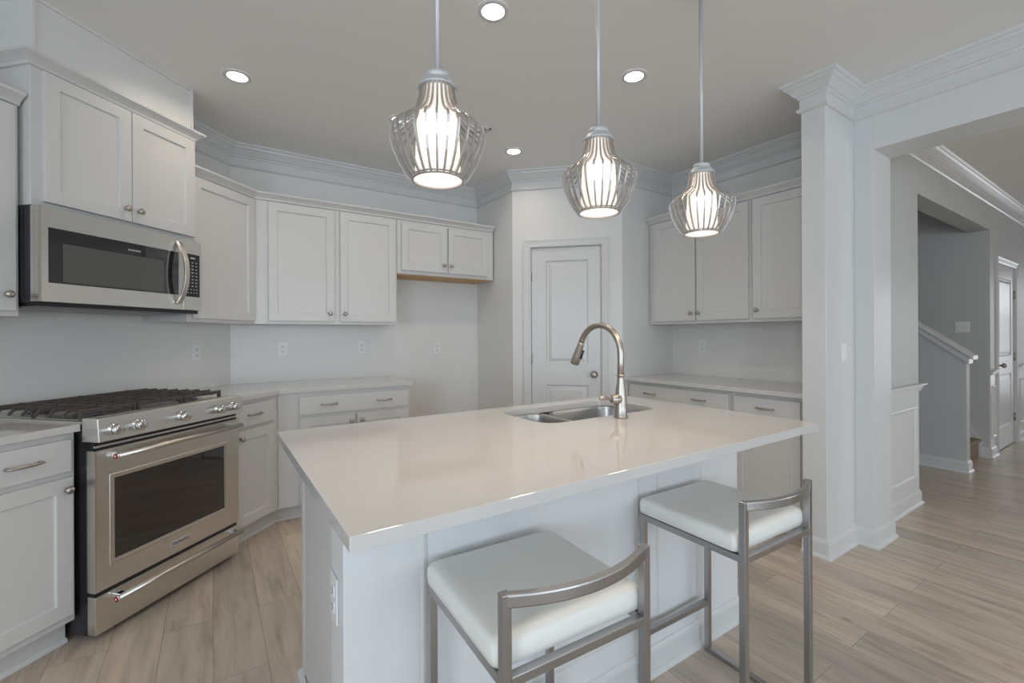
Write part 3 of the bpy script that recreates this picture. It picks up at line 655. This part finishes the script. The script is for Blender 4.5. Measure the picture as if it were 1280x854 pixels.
# black gap between panel and door, sloped control panel
T.part('vent_strip', MB().box(RA0 + 0.004, RA1 - 0.004, RK + 0.012, RK + 0.05, 0.190, 0.845), M['black'])
T.part('vent_louver', MB().box(RA0 + 0.004, RA1 - 0.004, RK + 0.003, RK + 0.02, 0.812, 0.820), M['steel'])
cpn = T.part('control_panel', MB().extr([(RK - 0.030, 0.838), (RK + 0.06, 0.838), (RK + 0.06, 0.936), (RK + 0.030, 0.938), (RK - 0.014, 0.938), (RK - 0.022, 0.934)], 'x', RA0 - 0.006, RA1 + 0.006), M['steel'], bevel=0.003)
for kx in (1.540, 1.640, 1.858, 2.075, 2.172):
    mk = Matrix.Translation((kx, RK - 0.026, 0.886)) @ Matrix.Rotation(PI / 2 + 0.06, 4, 'X')
    kb = T.part('control_knob', MB().lathe([(0.024, 0), (0.024, 0.008), (0.019, 0.011), (0.018, 0.020), (0.022, 0.024), (0.023, 0.036), (0.021, 0.040), (0.004, 0.041)], mk, 24), M['chrome'], cpn)
    T.part('knob_ring', MB().lathe([(0.0215, 0.0205), (0.0215, 0.0235)], mk, 24), M['black'], kb)
# cooktop
ck = T.part('cooktop', MB().box(RA0 - 0.004, RA1 + 0.004, RK + 0.03, WA - 0.01, 0.906, 0.922), M['steel'], bevel=0.004)
T.part('cooktop_well', MB().box(RA0 + 0.025, RA1 - 0.025, RK + 0.095, WA - 0.06, 0.920, 0.9235), M['steel'], ck)
for bx_, by_, r in ((1.62, 2.28, 0.042), (1.62, 2.56, 0.036), (1.866, 2.42, 0.052), (2.11, 2.28, 0.042), (2.11, 2.56, 0.036)):
    bn = T.part('burner', MB().lathe([(r + 0.012, 0.9235), (r + 0.010, 0.930), (r, 0.933), (r, 0.938)], n=24), M['dark'])
    for v in bn.data.vertices: v.co.x += bx_; v.co.y += by_
    cpb = T.part('burner_cap', MB().lathe([(r - 0.004, 0.938), (r - 0.002, 0.944), (r - 0.010, 0.947), (0.004, 0.948)], n=24), M['iron'], bn)
    for v in cpb.data.vertices: v.co.x += bx_; v.co.y += by_
gw = (RA1 - RA0 - 0.03) / 3
for g in range(3):
    a0 = RA0 + 0.015 + g * gw + 0.003; a1 = a0 + gw - 0.006; k0, k1 = RK + 0.10, WA - 0.075
    zt = 0.966; sw = 0.013; mb = MB()
    for k in (k0, k1 - sw): mb.box(a0, a1, k, k + sw, zt - 0.018, zt)
    for i in range(1, 7):
        k = k0 + (k1 - k0) * i / 7
        for sa, da in ((a0 + 0.004, -0.020 if g == 0 else -0.001), (a1 - 0.004, 0.020 if g == 2 else 0.001)):
            mb.extr([(sa, zt + 0.002), (sa, zt - 0.014), (sa + da * 0.7, 0.934), (sa + da, 0.934), (sa + da, 0.942)] if da < 0 else [(sa, zt + 0.002), (sa + da, 0.942), (sa + da, 0.934), (sa + da * 0.7, 0.934), (sa, zt - 0.014)], 'y', k - 0.005, k + 0.005)
        if i in (2, 5):
            mb.box(a0, a0 + gw * 0.36, k - 0.005, k + 0.005, zt - 0.014, zt + 0.002); mb.box(a1 - gw * 0.36, a1, k - 0.005, k + 0.005, zt - 0.014, zt + 0.002)
        else: mb.box(a0, a1, k - 0.005, k + 0.005, zt - 0.014, zt + 0.002)
    mb.box((a0 + a1) / 2 - 0.005, (a0 + a1) / 2 + 0.005, k0, k1, zt - 0.014, zt + 0.002)
    for a in (a0, a1 - sw):
        for k in (k0, (k0 + k1) / 2, k1 - sw): mb.box(a, a + sw, k, k + sw, 0.9235, zt - 0.016)
    T.part('grate', mb, M['iron'], bevel=0.002)

# ------------------------------------------------------------------ microwave
MA0, MA1, MK = 1.470, 2.262, 2.335
T = Thing('microwave', 'over-the-range stainless microwave under the two-door cabinet', 'microwave', FA, ((MA0 + MA1) / 2, 2.55, 1.425))
T.part('casing', MB().box(MA0 + 0.004, MA1 - 0.004, MK + 0.045, WA - 0.004, 1.428, 1.842), M['dark'], bevel=0.002)
T.part('mounting_strip', MB().box(MA0 - 0.001, MA0 + 0.004, MK + 0.085, MK + 0.12, 1.44, 1.84), M['black'])
T.part('bottom_grille', MB().box(MA0 + 0.01, MA1 - 0.01, MK + 0.015, WA - 0.02, 1.410, 1.429), M['black'])
T.part('hood_lamp_panel', MB().box(MA0 + 0.03, MA1 - 0.03, MK + 0.14, WA - 0.03, 1.404, 1.411), M['vent'])
xs = 2.143                                               # seam between door and control side
mx0, mx1, mz0, mz1 = 1.505, 2.118, 1.512, 1.752
dm = MB().box(MA0, mx0, MK, MK + 0.044, 1.430, 1.838).box(mx1, xs - 0.001, MK, MK + 0.044, 1.430, 1.838).box(mx0, mx1, MK, MK + 0.044, 1.430, mz0).box(mx0, mx1, MK, MK + 0.044, mz1, 1.838)
door = T.part('door', dm, M['steel'])
T.part('door_glass', MB().box(mx0, mx1, MK + 0.002, MK + 0.02, mz0, mz1), M['glass'], door)
T.part('door_screen', MB().box(1.560, 2.03, MK + 0.0012, MK + 0.004, 1.520, 1.690), M['screen'], door)
T.part('door_edge', MB().box(MA0 - 0.001, MA0 + 0.010, MK - 0.001, MK + 0.03, 1.430, 1.838), M['steel_l'], door)
text_mesh('brand_lettering', 'FRIGIDAIRE', 0.0125, Matrix.Translation(Vector((1.872, MK + 0.001, 1.716)) - T.base) @ MT, M['print'], door)
T.part('control_side', MB().box(xs + 0.001, MA1, MK, MK + 0.044, 1.430, 1.838), M['steel'], bevel=0.002)
kp = T.part('keypad', MB().box(xs + 0.012, MA1 - 0.013, MK - 0.002, MK + 0.002, 1.508, 1.755), M['black'])
pr = MB(); random.seed(3)
for r in range(10):
    for c in range(4 if r in (8, 9) else 3):
        n = 4 if r in (8, 9) else 3; cx = xs + 0.022 + (MA1 - xs - 0.045) * (c + 0.5) / n; z = 1.706 - r * 0.0195
        wd = random.uniform(0.0035, 0.007) if n == 3 else 0.003
        pr.box(cx - wd, cx + wd, MK - 0.0026, MK - 0.002, z - 0.0025, z + 0.0025)
pr.box(xs + 0.045, xs + 0.075, MK - 0.0026, MK - 0.002, 1.728, 1.736)
T.part('key_markings', pr, M['print'], kp)
pts = []
for i in range(15):
    t = -1 + 2 * i / 14; pts.append((2.108 + 0.006 * (1 - t * t), MK - 0.008 - 0.050 * (1 - t * t) ** 0.8, 1.636 + t * 0.172))
T.part('handle', MB().tube(pts, 1, sq=(0.013, 0.028), up=(1, 0, 0)), M['steel_l'], door, bevel=0.003)

# ------------------------------------------------------------------ pendants
PS, PZ, PY = 0.831, 1.697, 1.130
def rib_mesh():
    prof = []
    key = [(0.057, 0.300), (0.058, 0.275), (0.064, 0.246), (0.072, 0.226), (0.084, 0.209), (0.099, 0.195), (0.117, 0.182), (0.136, 0.171), (0.148, 0.160), (0.1525, 0.147), (0.150, 0.125), (0.140, 0.090), (0.125, 0.055), (0.105, 0.022), (0.086, 0.0)]
    for i in range(len(key) - 1):
        prof.append(key[i]); prof.append(((key[i][0] + key[i + 1][0]) / 2, (key[i][1] + key[i + 1][1]) / 2))
    prof.append(key[-1])
    return MB().tube([(r * PS, 0, z * PS) for r, z in prof], 1, sq=(0.0060, 0.0054), up=(0, 1, 0))
def rib_mb():
    # section: thin across the tangent (y), deeper along the radius
    m = rib_mesh(); return m
plabels = ['nearest of the three silver wire-cage pendants, hanging on the left', 'middle one of the three silver wire-cage pendants over the island', 'farthest of the three silver wire-cage pendants, nearest the column']
T = Thing('pendant_light', plabels[0], 'pendant light', FW, (0.515, PY, PZ), 'wire-cage pendants over the island')
def lc(prof, n=28, cap=True): # lathe around the pendant axis
    return MB().lathe([(r * PS, z * PS) for r, z in prof], Matrix.Translation(T.base), n, cap=cap)
T.part('canopy', lc([(0.004, (ZC - PZ - 0.025) / PS), (0.06, (ZC - PZ - 0.020) / PS), (0.072, (ZC - PZ - 0.010) / PS), (0.074, (ZC - PZ - 0.001) / PS)]), M['rod'])
T.part('rod', lc([(0.0088, 0.335), (0.0088, (ZC - PZ - 0.024) / PS)], 14), M['rod'])
T.part('cap', lc([(0.009, 0.352), (0.026, 0.350), (0.038, 0.346), (0.041, 0.340), (0.041, 0.331), (0.035, 0.328), (0.046, 0.324), (0.053, 0.318), (0.055, 0.306), (0.063, 0.304), (0.064, 0.297), (0.056, 0.294)], 32), M['rod'])
sh = T.part('glass_shade', lc([(0.053, 0.292), (0.054, 0.250), (0.060, 0.215), (0.068, 0.190), (0.071, 0.12), (0.074, 0.03), (0.078, 0.006)], 36), M['opal'])
T.part('diffuser', lc([(0.002, 0.0045), (0.078, 0.0045), (0.078, 0.0025), (0.002, 0.0025)], 36), M['opal_b'])
T.part('bottom_ring', lc([(0.079, -0.002), (0.087, -0.002), (0.088, 0.003), (0.087, 0.008), (0.079, 0.008), (0.079, -0.002)], 40, cap=False), M['cage'])
rb = rib_mb(); first = None
for k in range(28):
    if first is None:
        q = MB(); q.v = [v + T.base for v in rb.v]; q.f = rb.f; q.sm = rb.sm
        first = T.part('rib', q, M['cage'])
    else:
        o = first.copy(); C.objects.link(o); o.rotation_euler = (0, 0, 2 * PI * k / 28)
first.rotation_euler = (0, 0, 0)
p0 = T.e
for (x, lab) in ((1.1175, plabels[1]), (1.710, plabels[2])):
    c = copy_tree(p0); c.location = (x, PY, PZ); c['label'] = lab
# the lamp's own light (bulb glow leaving the open cage)
for x in (0.515, 1.1175, 1.710):
    l = bpy.data.lights.new('pendant_glow', 'AREA'); l.shape = 'DISK'; l.size = 0.12; l.energy = 2.1; l.color = (1.0, 0.80, 0.62)
    o = bpy.data.objects.new('pendant_glow', l); C.objects.link(o); o.location = (x, PY, PZ - 0.004)

# ------------------------------------------------------------------ recessed downlights
dls = [((1.068, 1.742), 'round recessed ceiling downlight nearest the top edge of the photo'), ((0.125, 2.965), 'recessed ceiling downlight above the range-wall cabinets, farthest left'),
       ((2.006, 1.744), 'recessed ceiling downlight between the middle and the far pendant rods'), ((2.014, 2.980), 'small-looking recessed ceiling downlight nearest the pantry door'),
       ((1.072, 2.965), 'recessed ceiling downlight glimpsed beside the nearest pendant cage')]
dfirst = None
for (x, y), lab in dls:
    if dfirst is None:
        T = Thing('recessed_downlight', lab, 'downlight', FW, (x, y, ZC), 'recessed downlights in the kitchen ceiling')
        T.part('trim_ring', MB().lathe([(0.050, -0.001), (0.052, -0.006), (0.070, -0.004), (0.072, -0.0008)], Matrix.Translation((x, y, ZC)), 36, cap=False), M['trim'])
        T.part('lens', MB().lathe([(0.052, -0.0045), (0.052, -0.0025)], Matrix.Translation((x, y, ZC)), 36), M['lens'])
        dfirst = T.e
    else:
        c = copy_tree(dfirst); c.location = (x, y, ZC); c['label'] = lab
    l = bpy.data.lights.new('downlight_beam', 'AREA'); l.shape = 'DISK'; l.size = 0.10; l.energy = 2.3; l.color = (1.0, 0.83, 0.68); l.spread = math.radians(150)
    o = bpy.data.objects.new('downlight_beam', l); C.objects.link(o); o.location = (x, y, ZC - 0.006)
# ceiling register partly hidden behind the nearest pendant
T = Thing('ceiling_vent', 'grey ceiling air vent half hidden behind the nearest pendant', 'vent', FW, (1.49, 2.81, ZC))
vb = MB()
for a in (((1.33, 1.66, 2.735, 2.755)), ((1.33, 1.66, 2.865, 2.885)), ((1.33, 1.35, 2.735, 2.885)), ((1.64, 1.66, 2.735, 2.885))): vb.box(a[0], a[1], a[2], a[3], ZC - 0.010, ZC - 0.0005)
T.part('vent_frame', vb, M['trim'], bevel=0.002)
for k in range(6):
    y = 2.762 + k * 0.018
    T.part('louver', MB().extr([(y, ZC - 0.001), (y + 0.002, ZC - 0.001), (y + 0.014, ZC - 0.013), (y + 0.012, ZC - 0.013)], 'x', 1.35, 1.64), M['vent'])

# ------------------------------------------------------------------ outlets and switches
def outlet(label, fr, x, z, y, kind='outlet', wdt=0.070, group=None):
    T = Thing('wall_outlet' if kind == 'outlet' else 'light_switch', label, kind if kind == 'outlet' else 'switch', fr, (x, y, z), group)
    pl = T.part('plate', MB().box(x - wdt / 2, x + wdt / 2, y - 0.006, y - 0.0005, z - 0.057, z + 0.057), M['plate'], bevel=0.002)
    if kind == 'outlet':
        for s in (-1, 1):
            cz_ = z + s * 0.020
            rc_ = T.part('receptacle', MB().box(x - 0.016, x + 0.016, y - 0.0085, y - 0.005, cz_ - 0.014, cz_ + 0.014), M['plate'], pl, bevel=0.002)
            T.part('slots', MB().box(x - 0.008, x - 0.005, y - 0.009, y - 0.008, cz_ - 0.003, cz_ + 0.008).box(x + 0.005, x + 0.008, y - 0.009, y - 0.008, cz_ - 0.003, cz_ + 0.008).box(x - 0.003, x + 0.003, y - 0.009, y - 0.008, cz_ - 0.011, cz_ - 0.006), M['slot'], rc_)
    else:
        nn = 2 if wdt > 0.1 else 1
        for i in range(nn):
            cx = x + (i - (nn - 1) / 2) * 0.046
            T.part('rocker', MB().extr([(y - 0.006, z - 0.033), (y - 0.011, z - 0.033), (y - 0.007, z + 0.033), (y - 0.006, z + 0.033)], 'x', cx - 0.016, cx + 0.016), M['plate'], pl, bevel=0.001)
    return T
G = 'outlets above the counters'
outlet('white outlet on the wall just right of the range', FA, 2.638, 1.165, WA, group=G)
outlet('white outlet over the corner counter, below the left back-wall door', FW, 0.473, 1.172, WB, group=G)
outlet('white outlet over the back counter, nearest the fridge space', FW, 1.100, 1.176, WB, group=G)
outlet('white outlet on the bare wall of the fridge space', FW, 1.817, 1.155, WB, group=G)
outlet('white outlet above the right-hand counter, under the wall cabinets', FF, -2.395, 1.171, WFX, group=G)
outlet('white light switch on the face of the column', FW, 3.130, 1.166, stub_y, 'switch')
T = outlet('grey-looking light switch on the stairwell wall above the knee wall', FF, -1.342, 1.341, HX1, 'switch', 0.115)
FE = Frame(-PI / 2)
outlet('white outlet on the left end of the island below the worktop', FF, -1.213, 0.608, 0.262)

# ------------------------------------------------------------------ stools
W_, D_ = 0.392, 0.392
T = Thing('counter_stool', 'nearer low-back stool with white seat, in the foreground at the island', 'stool', FW, (0, 0, 0), 'white-seated steel stools at the island')
hw, hd2 = W_ / 2, D_ / 2; q = 0.010
def sq(x0, x1, y0, y1, z0, z1): return MB().box(x0, x1, y0, y1, z0, z1)
for sx in (-1, 1):
    x = sx * (hw - q)
    T.part('leg', sq(x - q, x + q, hd2 - 2 * q, hd2, 0, 0.632), M['stoolmetal'], bevel=0.0015)
    T.part('leg', sq(x - q, x + q, -hd2, -hd2 + 2 * q, 0, 0.790), M['stoolmetal'], bevel=0.0015)
    T.part('floor_rail', sq(x - q, x + q, -hd2 + 2 * q, hd2 - 2 * q, 0, 0.018), M['stoolmetal'], bevel=0.0015)
sf = MB()
for sx in (-1, 1): x = sx * (hw - q); sf.box(x - q, x + q, -hd2 + 2 * q, hd2 - 2 * q, 0.612, 0.632)
for sy in (-1, 1): y = sy * (hd2 - q); sf.box(-hw + 2 * q, hw - 2 * q, y - q, y + q, 0.612, 0.632)
T.part('seat_frame', sf, M['stoolmetal'], bevel=0.0015)
T.part('footrest', sq(-hw + 2 * q, hw - 2 * q, hd2 - 2 * q, hd2, 0.190, 0.210), M['stoolmetal'], bevel=0.0015)
pts = []
for i in range(17):
    t = -1 + 2 * i / 16; pts.append((t * (hw - q), -hd2 + q - 0.045 * (1 - t * t), 0.777))
T.part('back_rail', MB().tube(pts, 1, sq=(0.018, 0.027), up=(0, 0, 1)), M['stoolmetal'], bevel=0.004, label='curved steel back rail')
cu = MB(); lv = [(0.008, 0.633), (0.001, 0.638), (-0.001, 0.655), (0.0, 0.675), (0.004, 0.683), (0.012, 0.688), (0.03, 0.690)]
rings = [[(x, y, z) for x, y in rrect(-hw - 0.004 + ins, hw + 0.004 - ins, -hd2 + 0.022 + ins, hd2 + 0.006 - ins, 0.022)] for ins, z in lv]
n = len(rings[0]); vs = [p for r in rings for p in r]; fs = [list(range(n))[::-1], [(len(rings) - 1) * n + i for i in range(n)]]
for k in range(len(rings) - 1):
    for i in range(n): fs.append((k * n + i, k * n + (i + 1) % n, (k + 1) * n + (i + 1) % n, (k + 1) * n + i))
cu.add(vs, fs, True)
T.part('seat_cushion', cu, M['leather'], label='white leatherette cushion')
s1 = T.e; s1.location = (0.652, 0.893, 0); s1.rotation_euler = (0, 0, math.radians(-2.5))
s2 = copy_tree(s1); s2.location = (1.475, 0.900, 0); s2.rotation_euler = (0, 0, math.radians(-1.5))
s2['label'] = 'farther low-back stool with white seat, at the column end of the island'
